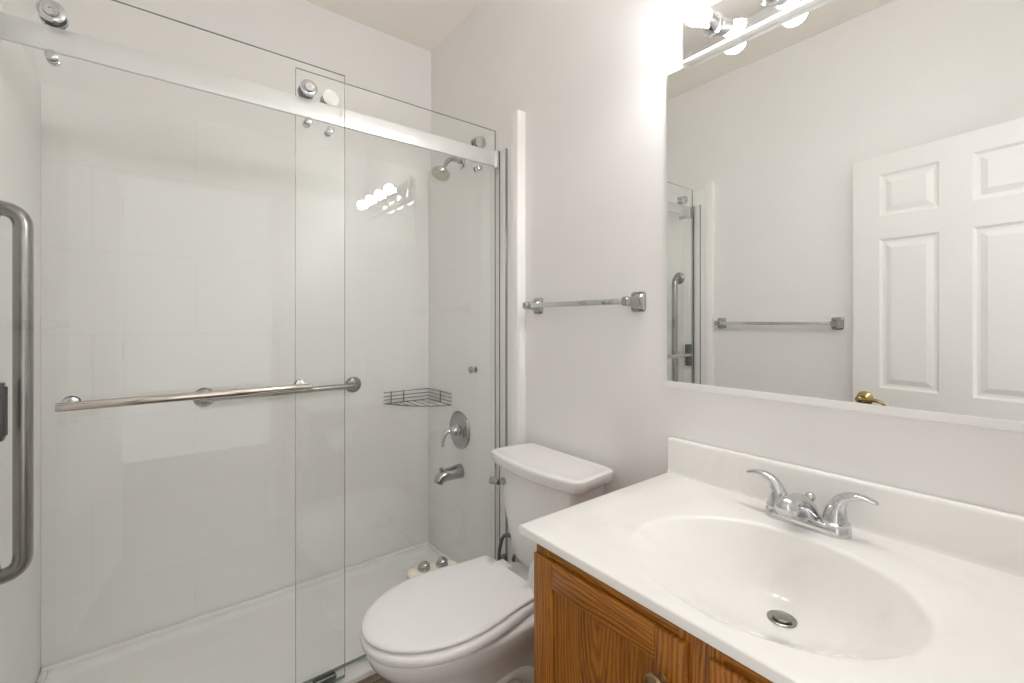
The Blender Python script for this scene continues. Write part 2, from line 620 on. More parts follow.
# shower pan with a low kerb
XK0, XK1 = 0.600, 0.686
pan = thing('shower_pan', 'white acrylic shower pan with a low threshold', 'shower pan', (0.35, -0.75, FLOOR))
bm = B()
y0, y1 = YS0 + 0.001, YS1 - 0.001
cy, cx = (y0 + y1) / 2, (XS + 0.001 + XK1) / 2
w, d = XK1 - XS - 0.001, y1 - y0
def pr(mx0, mx1, my, z, r):
    a, b = XS + 0.001 + mx0, XK1 - mx1
    return rrect((a + b) / 2, cy, b - a, d - 2 * my, z, r, 5)
loft(bm, [pr(0, 0, 0, FLOOR + 0.001, 0.004), pr(0, 0, 0, 0.062, 0.004), pr(0.001, 0.004, 0.001, 0.066, 0.004),
          pr(0.028, 0.081, 0.030, 0.067, 0.012), pr(0.034, 0.088, 0.036, 0.063, 0.02), pr(0.046, 0.104, 0.048, 0.0535, 0.03),
          pr(0.06, 0.126, 0.06, 0.052, 0.04)], False, True)
# raised lip against the walls
obj('pan_body', bm, M['pan'], pan, angle=30)
bm = B()
box(bm, XS + 0.0002, XS + 0.02, y0, y1, 0.062, 0.082, 0.006)
box(bm, XS + 0.02, 0.60, y1 - 0.02, y1 + 0.0008, 0.062, 0.082, 0.006)
box(bm, XS + 0.02, 0.60, y0 - 0.0008, y0 + 0.02, 0.062, 0.082, 0.006)
obj('wall_flange', bm, M['pan'], pan)
bm = B()
DRX, DRY = 0.11, -0.20
lathe(bm, [(0.05, 0.0), (0.05, 0.003), (0.044, 0.004), (0, 0.004)], (DRX, DRY, 0.0525), (0, 0, 1))
obj('drain', bm, M['pan'], pan)
bm = B(); box(bm, 0.600, 0.622, y0 + 0.03, y1 - 0.03, 0.066, 0.074, 0.003)
obj('threshold_strip', bm, M['white_plastic'], pan)

# rail
bm = B(); box(bm, 0.645, 0.657, YS0 + 0.018, YS1 - 0.012, 1.901, 1.961, 0.0015)
rail = thing('header_rail', 'satin white metal header rail crossing above the shower doors', 'rail', (0.651, -0.75, 1.931))
obj('rail_bar', bm, M['rail'], rail)
for ya, yb in ((YS1 - 0.028, YS1), (YS0, YS0 + 0.028)):
    bm = B(); box(bm, 0.641, 0.661, ya, yb, 1.896, 1.967, 0.002)
    obj('rail_bracket', bm, M['rail'], rail)

# jambs on both walls
def jamb(y, s, label, dx=0.0):
    t = thing('door_jamb', label, 'door jamb', (0.68, y, 0.07))
    def bb(nm, xa, xb, da, db, m, bev=0.0008):
        bm = B()
        box(bm, xa + dx, xb + dx, min(y + s * da, y + s * db), max(y + s * da, y + s * db), 0.072, 1.965, bev)
        return obj(nm, bm, m, t)
    bb('wall_channel', 0.6672, 0.7055, 0.0005, 0.011, M['rail'])
    bb('channel_lip', 0.7058, 0.7072, 0.0005, 0.0112, M['dull'], 0.0003)
    q = bb('rubber_seal', 0.6635, 0.6668, 0.0005, 0.012, M['rubber'], 0.0003)
    q['label'] = 'dark rubber seal'
jamb(YS1, -1, 'slim chrome door jamb upright beside the wall behind the toilet')
jamb(YS0, 1, 'slim chrome door jamb upright on the left wall by the shower doors', 0.012)

# glass doors
def glass_pane(name_y0, name_y1, xc, z0, z1, parent):
    bm = B()
    box(bm, xc - 0.004, xc + 0.004, name_y0, name_y1, z0, z1)
    for f in bm.faces:
        f.material_index = 0 if abs(f.normal.x) > 0.5 else 1
    bmesh.ops.recalc_face_normals(bm, faces=bm.faces)
    for f in bm.faces:
        f.material_index = 0 if abs(f.normal.x) > 0.5 else 1
    return obj('glass_panel', bm, [M['glass'], M['glass_edge']], parent, smooth=False)

def roller(y, xg, sgn, parent):
    """wheel on the rail with a cap on each side of the glass"""
    z = 1.9840
    wx = 0.651
    bm = B()
    out = xg + sgn * 0.004
    lathe(bm, [(0.024, 0.0), (0.0255, 0.002), (0.0255, 0.004), (0.023, 0.0065), (0.015, 0.0075), (0.0145, 0.013), (0.013, 0.015), (0.004, 0.0155), (0.0035, 0.0135), (0, 0.0135)], (out, y, z), (sgn, 0, 0))
    inn = xg - sgn * 0.004
    L = abs(inn - (wx + sgn * 0.007))
    lathe(bm, [(0.014, 0), (0.014, L)], (inn, y, z), (-sgn, 0, 0), 24)
    lathe(bm, [(0.0255, 0), (0.0255, 0.002), (0.0195, 0.0025), (0.0195, 0.0125), (0.0255, 0.013), (0.0255, 0.015)], (wx + sgn * 0.0075, y, z), (-sgn, 0, 0), 28)
    obj('roller', bm, M['chrome'], parent)

def bolt(y, xg, sgn, parent):
    z = 1.880
    bm = B()
    lathe(bm, [(0.0105, 0), (0.0115, 0.002), (0.0115, 0.006), (0.008, 0.0085), (0, 0.009)], (xg + sgn * 0.004, y, z), (sgn, 0, 0), 24)
    L = abs((xg - sgn * 0.004) - 0.645) 
    lathe(bm, [(0.010, 0), (0.010, 0.012), (0.012, 0.013), (0.012, 0.022), (0.009, 0.024), (0, 0.024)], (xg - sgn * 0.004, y, z), (-sgn, 0, 0), 24)
    obj('anti_jump_bolt', bm, M['chrome'], parent)

XG1, XG2 = 0.674, 0.628
gd = thing('sliding_glass_door', 'front sliding glass door panel carrying the long metal bar handle', 'shower door', (XG1, -1.06, 0.075), 'sliding shower doors')
glass_pane(-1.452, -0.673, XG1, 0.078, 2.062, gd)
for y in (-1.358, -0.786):
    roller(y, XG1, 1, gd)
for y in (-1.358, -0.786):
    bolt(y, XG1, 1, gd)
bm = B()
hp = [(0.729, -1.345, 1.052), (0.729, -0.789, 1.052)]
yA, yB = -1.345, -0.789
tube(bm, [(0.729, yA, 1.052), (0.729, yA + 0.004, 1.052), (0.729, yB - 0.004, 1.052), (0.729, yB, 1.052)], [0.008, 0.0105, 0.0105, 0.008], 20)
hb = obj('bar_handle', bm, M['rosy_reflection'], gd)
for y in (yA + 0.02, yB - 0.02):
    bm = B()
    lathe(bm, [(0.016, 0), (0.016, 0.003), (0.009, 0.005), (0.009, 0.048)], (XG1 + 0.004, y, 1.052), (1, 0, 0), 24)
    obj('handle_post', bm, M['chrome'], hb)
    bm = B()
    lathe(bm, [(0.018, 0), (0.018, 0.004), (0.014, 0.008), (0, 0.009)], (XG1 - 0.004, y, 1.052), (-1, 0, 0), 24)
    obj('handle_cap', bm, M['chrome'], hb)
bm = B(); box(bm, XG1 - 0.0045, XG1 + 0.0055, -1.45, -0.674, 0.0745, 0.080, 0.001)
obj('bottom_seal', bm, M['seal'], gd)

gd2 = thing('sliding_glass_door', 'rear glass door panel running from the overlap to the wall behind the toilet', 'shower door', (XG2, -0.42, 0.075), 'sliding shower doors')
glass_pane(-0.813, -0.027, XG2, 0.080, 2.062, gd2)
for y in (-0.712, -0.121):
    roller(y, XG2, -1, gd2)
    bolt(y, XG2, -1, gd2)
bm = B(); box(bm, XG2 - 0.0055, XG2 + 0.0045, -0.811, -0.03, 0.076, 0.082, 0.001)
obj('bottom_seal', bm, M['seal'], gd2)

# bottom guide
gt = thing('door_guide', 'small dark bottom door guide on the shower threshold', 'door guide', (0.651, -0.735, 0.067))
bm = B()
box(bm, 0.640, 0.662, -0.765, -0.695, 0.0665, 0.084, 0.002)
obj('guide_block', bm, M['dark'], gt)
bm = B(); box(bm, 0.664, 0.668, -0.760, -0.700, 0.0665, 0.092, 0.001)
obj('guide_plate', bm, M['chrome'], gt)

# wall bumper by the left jamb
bp = thing('door_bumper', 'dark metal door bumper bracket on the left shower wall beside the grab bar', 'bumper', (0.66, YS0, 1.03))
bm = B(); box(bm, 0.632, 0.660, YS0, YS0 + 0.033, 0.975, 1.108, 0.002)
obj('bracket_body', bm, M['dark'], bp)
bm = B(); box(bm, 0.634, 0.658, YS0 + 0.033, YS0 + 0.037, 0.985, 1.098, 0.001)
obj('bumper_pad', bm, M['rubber'], bp)

# grab bars
def grab_bar(name, label, p0, p1, nrm, off, r=0.0165, rad=0.045):
    p0, p1, nrm = Vector(p0), Vector(p1), Vector(nrm)
    t = thing(name, label, 'grab bar', (p0 + p1) / 2, 'stainless grab bars in the shower')
    bm = B()
    tube(bm, bent([p0 + nrm * 0.004, p0 + nrm * off, p1 + nrm * off, p1 + nrm * 0.004], rad, 9), r, 22)
    obj('bar', bm, M['nickel'], t)
    for p in (p0, p1):
        bm = B()
        lathe(bm, [(0.038, 0), (0.038, 0.003), (0.034, 0.008), (0.021, 0.012), (r + 0.001, 0.013)], p, nrm, 30)
        obj('flange', bm, M['nickel'], t)
grab_bar('grab_bar', 'upright brushed steel grab bar on the left shower wall', (0.572, YS0, 1.525), (0.572, YS0, 0.632), (0, 1, 0), 0.051, 0.018)
grab_bar('grab_bar', 'level brushed steel grab bar on the back shower wall', (XS, -1.016, 0.947), (XS, -0.424, 0.947), (1, 0, 0), 0.045, 0.0125, 0.03)

# corner caddy
cad = thing('corner_caddy', 'dark wire corner basket in the shower corner', 'shower caddy', (XS, YS1, 0.815))
cx0, cy0 = XS + 0.004, YS1 - 0.004
RA = 0.236
def arc(z, r=RA, n=14):
    """front of the basket: a gentle bow between the two walls"""
    a = Vector((cx0, cy0 - r, z)); b = Vector((cx0 + r, cy0, z)); c = Vector((cx0 + r * 0.78, cy0 - r * 0.78, z))
    return [a * (1 - t) ** 2 + c * 2 * t * (1 - t) + b * t * t for t in [i / n for i in range(n + 1)]]
for z in (0.856, 0.874, 0.893):
    bm = B()
    tube(bm, bent([(cx0, cy0 - RA - 0.012, z), (cx0, cy0, z), (cx0 + RA + 0.002, cy0, z)], 0.012, 5), 0.0020, 8)
    obj('wall_wire', bm, M['bronze'], cad)
bm = B()
tube(bm, bent([(cx0, cy0 - RA - 0.012, 0.838), (cx0, cy0, 0.838), (cx0 + RA + 0.002, cy0, 0.838)], 0.012, 5)[:-1] + arc(0.838)[::-1], 0.0024, 8)
obj('bottom_hoop', bm, M['bronze'], cad)
for x, y in ((cx0, -0.233), (cx0, -0.165), (0.144, cy0)):
    bm = B()
    tube(bm, [(x, y, 0.836), (x, y, 0.897)], 0.0027, 8)
    obj('upright_wire', bm, M['bronze'], cad)
bm = B()
A_ = arc(0.838)
for i in range(2, 13, 2):
    p = A_[i]
    tube(bm, [(p.x, p.y, 0.838), (cx0, p.y, 0.838)], 0.0016, 6)
obj('bottom_grid', bm, M['bronze'], cad)

# shower valve
vx, vz = 0.333, 0.731
sv = thing('shower_valve', 'round chrome shower valve with lever above the tub spout', 'shower valve', (vx, YS1, vz))
bm = B()
lathe(bm, [(0.088, 0), (0.090, 0.004), (0.088, 0.009), (0.074, 0.014), (0.066, 0.012), (0.060, 0.014), (0.034, 0.017), (0, 0.017)], (vx, YS1, vz), (0, -1, 0), 44)
obj('escutcheon', bm, M['dull'], sv)
bm = B()
lathe(bm, [(0.030, 0.012), (0.030, 0.022), (0.025, 0.026), (0.024, 0.036), (0.019, 0.046), (0.013, 0.052), (0, 0.054)], (vx, YS1, vz), (0, -1, 0), 28)
obj('hub', bm, M['chrome'], sv)
bm = B()
lp = smooth_pts([(vx, YS1 - 0.042, vz + 0.002), (vx - 0.002, YS1 - 0.062, vz + 0.002), (vx - 0.004, YS1 - 0.080, vz - 0.008), (vx - 0.005, YS1 - 0.090, vz - 0.034), (vx - 0.006, YS1 - 0.094, vz - 0.066)], 6)
tube(bm, lp, [0.013 - 0.005 * i / (len(lp) - 1) for i in range(len(lp))], 14)
obj('lever', bm, M['chrome'], sv)

# tub spout
sx, sz = 0.335, 0.535
sp = thing('tub_spout', 'chrome tub spout low on the shower wall under the round valve', 'spout', (sx, YS1, sz))
bm = B()
pts = smooth_pts([(sx, YS1, sz), (sx, YS1 - 0.04, sz - 0.001), (sx, YS1 - 0.08, sz - 0.004), (sx, YS1 - 0.110, sz - 0.014), (sx, YS1 - 0.120, sz - 0.034)], 6)
n = len(pts)
tube(bm, pts, [0.035 - 0.013 * (i / (n - 1)) ** 0.8 for i in range(n)], 22)
obj('spout_body', bm, M['dull'], sp)
bm = B()
lathe(bm, [(0.005, 0), (0.005, 0.016), (0.009, 0.018), (0.0095, 0.026), (0.006, 0.03), (0, 0.03)], (sx, YS1 - 0.104, sz + 0.006), (0, 0, 1), 16)
obj('diverter_knob', bm, M['dull'], sp)

# small hook knob on the shower wall
rk = thing('wall_peg', 'small round metal knob on the shower wall above the valve', 'knob', (0.466, YS1, 1.031))
bm = B()
lathe(bm, [(0.015, 0), (0.015, 0.003), (0.008, 0.005), (0.008, 0.016), (0.015, 0.02), (0.017, 0.026), (0.014, 0.032), (0, 0.034)], (0.466, YS1, 1.031), (0, -1, 0), 24)
obj('knob_body', bm, M['dull'], rk)

# shower head
hx, hz = 0.349, 2.006
sh = thing('overhead_shower', 'white and chrome shower head on a bent arm high in the shower', 'shower head', (hx, YS1, hz))
bm = B()
lathe(bm, [(0.030, 0), (0.030, 0.003), (0.022, 0.009), (0.012, 0.011)], (hx, YS1, hz), (0, -1, 0), 28)
obj('arm_flange', bm, M['chrome'], sh)
bm = B()
tube(bm, smooth_pts([(hx, YS1 - 0.003, hz), (hx, YS1 - 0.035, hz + 0.006), (hx, YS1 - 0.065, hz + 0.002), (hx, YS1 - 0.088, hz - 0.022), (hx, YS1 - 0.098, hz - 0.036)], 7), 0.0105, 16)
obj('arm', bm, M['dull'], sh)
hc = Vector((hx, YS1 - 0.103, hz - 0.042))
ax = Vector((0, -0.36, -0.93)).normalized()
bm = B()
lathe(bm, [(0.012, -0.008), (0.015, 0.0), (0.018, 0.006), (0.036, 0.018), (0.043, 0.026), (0.043, 0.042), (0.040, 0.045)], hc, ax, 32)
o = obj('head_body', bm, M['chrome'], sh)
bm = B()
lathe(bm, [(0.0395, 0.0452), (0.038, 0.049), (0.0, 0.050)], hc, ax, 32)
for k in range(12):
    a_, b_ = frame_of(ax)
    q = hc + ax * 0.0485 + (a_ * math.cos(k * math.pi / 6) + b_ * math.sin(k * math.pi / 6)) * 0.026
    lathe(bm, [(0.003, 0), (0.002, 0.003), (0, 0.0032)], q, ax, 8)
f = obj('spray_face', bm, M['nozzle'], sh)
f['label'] = 'yellowed spray face'

# ------------------------------------------------------------------ towel bars
def towel_bar(label, xa, xb, z, ywall, s, group):
    t = thing('towel_bar', label, 'towel bar', ((xa + xb) / 2, ywall, z), group)
    for x in (xa, xb):
        bm = B()
        def sq(w, h, r, off):
            return [(p[0], ywall + s * off, p[1]) for p in [(q[0], q[1]) for q in rrect(x, z, w, h, 0, r, 4)]]
        loft(bm, [sq(0.052, 0.062, 0.010, 0.0), sq(0.052, 0.062, 0.010, 0.005), sq(0.046, 0.056, 0.010, 0.009), sq(0.040, 0.048, 0.010, 0.010),
                  sq(0.030, 0.036, 0.009, 0.020), sq(0.025, 0.029, 0.008, 0.036), sq(0.024, 0.027, 0.007, 0.068), sq(0.020, 0.023, 0.007, 0.072)])
        obj('post', bm, M['dull'], t)
    bm = B()
    box(bm, xa + 0.010, xb - 0.010, ywall + s * 0.056 - 0.0085, ywall + s * 0.056 + 0.0085, z - 0.0085, z + 0.0085, 0.002)
    obj('bar', bm, M['chrome'], t)
towel_bar('square chrome towel bar on the wall above the toilet', 0.878, 1.342, 1.310, 0.0, -1, 'wall towel bars')
towel_bar('chrome towel bar on the left wall beside the door, seen in the mirror', 0.845, 1.425, 1.240, YL, 1, 'wall towel bars')

# ------------------------------------------------------------------ mirror
XM0, XM1 = 1.443, 2.238
ZM0, ZM1 = 1.076, 1.957
mi = thing('wall_mirror', 'large frameless wall mirror above the vanity', 'mirror', ((XM0 + XM1) / 2, 0.0, ZM0))
bm = B(); box(bm, XM0, XM1, -0.006, -0.0015, ZM0, ZM1, 0.0012, 1)
obj('mirror_glass', bm, M['mirror'], mi, smooth=False)
bm = B(); box(bm, XM0, XM1, -0.0015, -0.0005, ZM0, ZM1)
obj('mirror_back', bm, M['dark'], mi)
bm = B()
prof = [(-0.0006, ZM0 - 0.013), (-0.0085, ZM0 - 0.013), (-0.0095, ZM0 - 0.012), (-0.0095, ZM0 + 0.004), (-0.0064, ZM0 + 0.004), (-0.0064, ZM0 - 0.0006), (-0.0006, ZM0 - 0.0006)]
loft(bm, [[(x, y, z) for y, z in prof] for x in (XM0, XM1)])
c = obj('bottom_channel', bm, M['white_plastic'], mi)
c['label'] = 'white bottom channel'
bm = B(); box(bm, XM0 + 0.055, XM0 + 0.070, -0.0085, -0.0062, ZM1 - 0.008, ZM1 + 0.003, 0.0008)
obj('top_clip', bm, M['white_plastic'], mi)

# ------------------------------------------------------------------ light bar
XL0, XL1 = 1.504, 2.124
ZL0, ZL1 = 1.9585, 2.073
lb = thing('vanity_light', 'polished chrome light bar with round white bulbs above the mirror', 'light', ((XL0 + XL1) / 2, 0.0, ZL0))
bm = B()
box(bm, XL0, XL1, -0.022, -0.0005, ZL0, ZL1, 0.002)
obj('back_plate', bm, M['polished'], lb)
bm = B()
box(bm, XL0 + 0.002, XL1 - 0.002, -0.0255, -0.0222, ZL0 - 0.0005, ZL0 + 0.006, 0.001)
box(bm, XL0, XL1, -0.0255, -0.0008, ZL0 - 0.0025, ZL0 - 0.0003, 0.0006)
obj('lower_lip', bm, M['white_plastic'], lb)
for i in range(4):
    x = 1.588 + 0.149 * i
    ZBU = 2.020
    bm = B()
    lathe(bm, [(0.030, 0.0), (0.030, 0.002), (0.0245, 0.004), (0.0245, 0.044), (0.0225, 0.046), (0.0225, 0.040), (0, 0.040)], (x, -0.022, ZBU), (0, -1, 0), 30)
    so = obj('socket', bm, M['polished'], lb)
    bm = B()
    prof = [(0.013, 0.034), (0.0138, 0.050), (0.0142, 0.053)]
    for k in range(1, 25):
        a = math.radians(28 + (180 - 28) * k / 24)
        prof.append((0.0305 * math.sin(a) if k < 24 else 0.0, 0.081 - 0.0305 * math.cos(a)))
    lathe(bm, prof, (x, -0.022, ZBU), (0, -1, 0), 32)
    bl = obj('bulb', bm, M['bulb'], so)
    bl['label'] = 'lit white globe bulb'

# ------------------------------------------------------------------ vanity
XV0, XV1 = 1.496, 2.205       # cabinet
YV = -0.548                    # face frame front
ZT0, ZT1 = 0.806, 0.824        # counter
van = thing('vanity_cabinet', 'honey oak vanity cabinet under the white sink top', 'cabinet', ((XV0 + XV1) / 2, -0.28, FLOOR))
bm = B()
zb = FLOOR + 0.10
box(bm, XV0, XV0 + 0.014, YV + 0.018, -0.003, FLOOR + 0.001, ZT0 - 0.001)
box(bm, XV1 - 0.014, XV1, YV + 0.018, -0.003, FLOOR + 0.001, ZT0 - 0.001)
box(bm, XV0 + 0.014, XV1 - 0.014, YV + 0.018, -0.003, zb, zb + 0.012)
box(bm, XV0 + 0.014, XV1 - 0.014, -0.010, -0.003, zb + 0.012, ZT0 - 0.001)
obj('carcass', bm, M['oak_v'], van, smooth=False)
bm = B(); box(bm, XV0 + 0.014, XV1 - 0.014, YV + 0.075, YV + 0.087, FLOOR + 0.001, zb)
obj('toe_kick', bm, M['oak_h'], van, smooth=False)
xm = (XV0 + XV1) / 2
for xa, xb in ((XV0, XV0 + 0.038), (xm - 0.034, xm + 0.034), (XV1 - 0.038, XV1)):
    bm = B(); box(bm, xa, xb, YV, YV + 0.018, zb, ZT0 - 0.001, 0.001)
    obj('frame_stile', bm, M['oak_v'], van)
for xa, xb in ((XV0 + 0.038, xm - 0.034), (xm + 0.034, XV1 - 0.038)):
    for za, zc in ((ZT0 - 0.045, ZT0 - 0.001), (zb, zb + 0.04)):
        bm = B(); box(bm, xa, xb, YV + 0.0003, YV + 0.018, za, zc, 0.001)
        obj('frame_rail', bm, M['oak_h'], van)

def cab_door(xa, xb, kx, label):
    z0, z1 = zb + 0.018, 0.784
    y0, y1 = YV - 0.0105, YV - 0.0003
    sw = 0.052
    bm = B(); box(bm, xa, xa + sw, y0, y1, z0, z1, 0.003)
    dr = obj('cabinet_door', bm, M['oak_v'], van)
    dr['label'] = label
    bm = B(); box(bm, xb - sw, xb, y0, y1, z0, z1, 0.003)
    obj('door_stile', bm, M['oak_v'], dr)
    for za, zc in ((z1 - sw, z1), (z0, z0 + sw)):
        bm = B(); box(bm, xa + sw, xb - sw, y0 + 0.0004, y1, za, zc, 0.003)
        obj('door_rail', bm, M['oak_h'], dr)
    bm = B()
    box(bm, xa + sw - 0.004, xb - sw + 0.004, y1 - 0.0045, y1 - 0.0005, z0 + sw - 0.004, z1 - sw + 0.004)
    obj('door_panel', bm, M['oak_panel'], dr, smooth=False)
    bm = B()
    lathe(bm, [(0.0075, 0), (0.006, 0.003), (0.0055, 0.012), (0.009, 0.015), (0.0155, 0.018), (0.0165, 0.021), (0.014, 0.0245), (0.006, 0.0265), (0, 0.027)], (kx, y0, 0.712), (0, -1, 0), 28)
    k = obj('knob', bm, M['knob'], dr)
    k['label'] = 'aged brass knob'
cab_door(1.4985, 1.834, 1.796, 'oak cabinet door nearest the toilet')
cab_door(1.868, 2.2025, 1.906, 'oak cabinet door farther from the toilet')

# counter with integral oval sink and backsplash
ct = thing('sink_top', 'white cultured marble vanity top with oval sink and backsplash', 'sink', (1.84, -0.28, ZT0))
X0, X1, Y0, Y1 = 1.454, 2.232, -0.561, -0.0015
cx, cy, ea, eb = 1.84, -0.335, 0.217, 0.187
NA = 128
angs = [2 * math.pi * i / NA for i in range(NA)]
for px, py in ((X0, Y0), (X1, Y0), (X1, Y1), (X0, Y1)):
    a = math.atan2(py - cy, px - cx) % (2 * math.pi)
    k = min(range(len(angs)), key=lambda i: abs(angs[i] - a))
    angs[k] = a
def rect_pt(a, ins, z):
    c_, s_ = math.cos(a), math.sin(a)
    t = 1e9
    if c_ > 1e-9: t = min(t, (X1 - cx) / c_)
    if c_ < -1e-9: t = min(t, (X0 - cx) / c_)
    if s_ > 1e-9: t = min(t, (Y1 - cy) / s_)
    if s_ < -1e-9: t = min(t, (Y0 - cy) / s_)
    x, y = cx + c_ * t, cy + s_ * t
    x = min(max(x, X0 + ins), X1 - ins)
    y = min(max(y, Y0 + ins), Y1)
    return (x, y, z)
def ell_pt(a, k, z, dy=0.0):
    # point of the ellipse in the direction that meets the rectangle at angle a
    r = 1 / math.sqrt((math.cos(a) / ea) ** 2 + (math.sin(a) / eb) ** 2)
    return (cx + math.cos(a) * r * k, cy + dy + math.sin(a) * r * k, z)
rings = [[rect_pt(a, 0.02, ZT0) for a in angs], [rect_pt(a, 0.0, ZT0 + 0.001) for a in angs], [rect_pt(a, 0.0, ZT1 - 0.003) for a in angs],
         [rect_pt(a, 0.001, ZT1 - 0.001) for a in angs], [rect_pt(a, 0.004, ZT1) for a in angs]]
mid = []
for t in (0.35, 0.7):
    mid.append([tuple(Vector(rect_pt(a, 0.004, ZT1)) * (1 - t) + Vector(ell_pt(a, 1.07, ZT1)) * t) for a in angs])
rings += mid
prof = [(1.07, 0, 0), (1.04, -0.0005, 0), (1.02, -0.0018, 0), (1.002, -0.0048, 0)]
ctrl = [(1.002, -0.0048, 0.0), (0.95, -0.0155, 0.008), (0.88, -0.030, 0.019), (0.80, -0.047, 0.032), (0.71, -0.066, 0.046), (0.63, -0.082, 0.057), (0.55, -0.0955, 0.066),
        (0.46, -0.1075, 0.074), (0.36, -0.1165, 0.081), (0.26, -0.1225, 0.086), (0.15, -0.1265, 0.090)]
prof += [tuple(p) for p in smooth_pts(ctrl, 3)[1:]]
DZ = prof[-1][1]
DY = prof[-1][2]
for k, z, dy in prof:
    rings.append([ell_pt(a, k, ZT1 + z, dy) for a in angs])
bm = B()
loft(bm, rings, False, True)
body = obj('counter_slab', bm, M['marble'], ct, angle=50)
bm = B()
bx = X0 + 0.001
prof = [(-0.0235, 0.8235), (-0.0215, 0.8265), (-0.0200, 0.833), (-0.0195, 0.912), (-0.0185, 0.918), (-0.0155, 0.9205), (-0.002, 0.9205), (-0.002, 0.8235)]
def bs(x):
    return [(x, y, z) for y, z in prof]
loft(bm, [bs(bx), bs(X1)])
obj('backsplash', bm, M['marble'], ct, angle=50)
bm = B()
dx, dy_, dz_ = cx, cy + DY, ZT1 + DZ + 0.0002
lathe(bm, [(0.024, 0.0), (0.0245, 0.002), (0.022, 0.003), (0.018, 0.0015), (0.0165, 0.001)], (dx, dy_, dz_), (0, 0, 1), 32)
dr = obj('drain', bm, M['nickel'], ct)
bm = B()
lathe(bm, [(0.014, 0.001), (0.0155, 0.006), (0.0145, 0.008), (0.005, 0.0095), (0, 0.0095)], (dx, dy_, dz_), (0, 0, 1), 28)
obj('stopper', bm, M['nickel'], dr)

# faucet
fx, fy, fz = 1.824, -0.083, ZT1
fc = thing('faucet', 'chrome two-handle faucet behind the oval sink', 'faucet', (fx, fy, fz))
bm = B()
def plate(w, d, z, r=0.026):
    return rrect(fx, fy, w, d, z, r, 8)
loft(bm, [plate(0.158, 0.054, fz), plate(0.158, 0.054, fz + 0.016), plate(0.154, 0.050, fz + 0.020), plate(0.146, 0.042, fz + 0.022)])
obj('base_plate', bm, M['chrome'], fc, angle=45)
bm = B()
sp_ = smooth_pts([(fx, fy, fz + 0.015), (fx, fy - 0.012, fz + 0.036), (fx, fy - 0.040, fz + 0.054), (fx, fy - 0.075, fz + 0.063), (fx, fy - 0.100, fz + 0.062)], 6)
n = len(sp_)
tube(bm, sp_, [0.027 - 0.011 * min(1, 1.3 * i / (n - 1)) for i in range(n)], 22)
lathe(bm, [(0.0, -0.0215), (0.009, -0.0198), (0.0155, -0.0150), (0.0200, -0.0078), (0.0215, 0.0), (0.0200, 0.008), (0.0150, 0.0140), (0.0115, 0.0145), (0.0115, 0.018), (0.009, 0.019)], (fx, fy - 0.098, fz + 0.060), (0, 0, -1), 28)
obj('spout', bm, M['chrome'], fc, angle=60)
bm = B()
lathe(bm, [(0.003, 0.0), (0.003, 0.022), (0.007, 0.024), (0.0102, 0.030), (0.0105, 0.034), (0.0085, 0.040), (0.005, 0.043), (0, 0.044)], (fx + 0.002, fy + 0.016, fz + 0.02), (0, 0, 1), 20)
obj('lift_rod', bm, M['chrome'], fc)
for s in (-1, 1):
    hx_ = fx + s * 0.0515
    bm = B()
    lathe(bm, [(0.026, 0.020), (0.026, 0.024), (0.022, 0.027)], (hx_, fy, fz), (0, 0, 1), 28)
    h = obj('handle', bm, M['chrome'], fc)
    bm = B()
    def hr(cxo, wx, wy, z, tilt=0.0):
        return [(hx_ + s * cxo + s * wx * math.cos(t), fy + wy * math.sin(t), fz + z + tilt * math.cos(t)) for t in [2 * math.pi * i / 20 for i in range(20)]]
    loft(bm, [hr(0, 0.022, 0.022, 0.026), hr(0.0, 0.0205, 0.0205, 0.036), hr(0.001, 0.018, 0.018, 0.048), hr(0.004, 0.015, 0.0155, 0.059, -0.001), hr(0.009, 0.012, 0.0142, 0.069, -0.003), hr(0.011, 0.007, 0.009, 0.073, -0.002)], True, True)
    # blade: sections swept outwards
    spine = smooth_pts([(0.006, 0, 0.062), (0.015, 0, 0.0745), (0.030, 0, 0.0825), (0.047, 0, 0.0845), (0.063, 0, 0.0815), (0.070, 0, 0.079)], 4)
    secs = []
    m_ = len(spine)
    for i, p in enumerate(spine):
        q = spine[min(i + 1, m_ - 1)] - spine[max(i - 1, 0)]
        q.normalize()
        nz = Vector((-q.z, 0, q.x))
        t_ = i / (m_ - 1)
        hw = 0.0145 - 0.0045 * t_ if i < m_ - 2 else (0.0075 if i == m_ - 2 else 0.003)
        th = 0.011 * (1 - t_) ** 1.5 + 0.0028
        if i == m_ - 1: th = 0.0012
        secs.append([(hx_ + s * (p.x + nz.x * th * math.cos(a)), fy + hw * math.sin(a), fz + p.z + nz.z * th * math.cos(a)) for a in [2 * math.pi * k / 18 for k in range(18)]])
    loft(bm, secs)
    obj('lever', bm, M['chrome'], h, angle=60)

# toilet roll on the hidden side of the vanity
tp = thing('toilet_roll_holder', 'chrome toilet roll holder on the vanity side, mostly hidden behind the vanity', 'toilet roll holder', (XV0, -0.36, 0.672))
bm = B()
tube(bm, bent([(XV0 - 0.001, -0.355, 0.677), (1.440, -0.355, 0.677), (1.440, -0.476, 0.677)], 0.012, 6), 0.006, 12)
obj('arm', bm, M['chrome'], tp)
bm = B(); lathe(bm, [(0.02, 0), (0.02, 0.004), (0.015, 0.007), (0.006, 0.008)], (XV0, -0.355, 0.677), (-1, 0, 0), 24)
obj('wall_plate', bm, M['chrome'], tp)
bm = B()
lathe(bm, [(0.018, 0.0), (0.048, 0.0), (0.050, 0.002), (0.050, 0.098), (0.048, 0.10), (0.018, 0.10), (0.018, 0.0)], (1.440, -0.382, 0.664), (0, -1, 0), 44)
bmesh.ops.remove_doubles(bm, verts=bm.verts, dist=1e-5)
bm.faces.ensure_lookup_table()
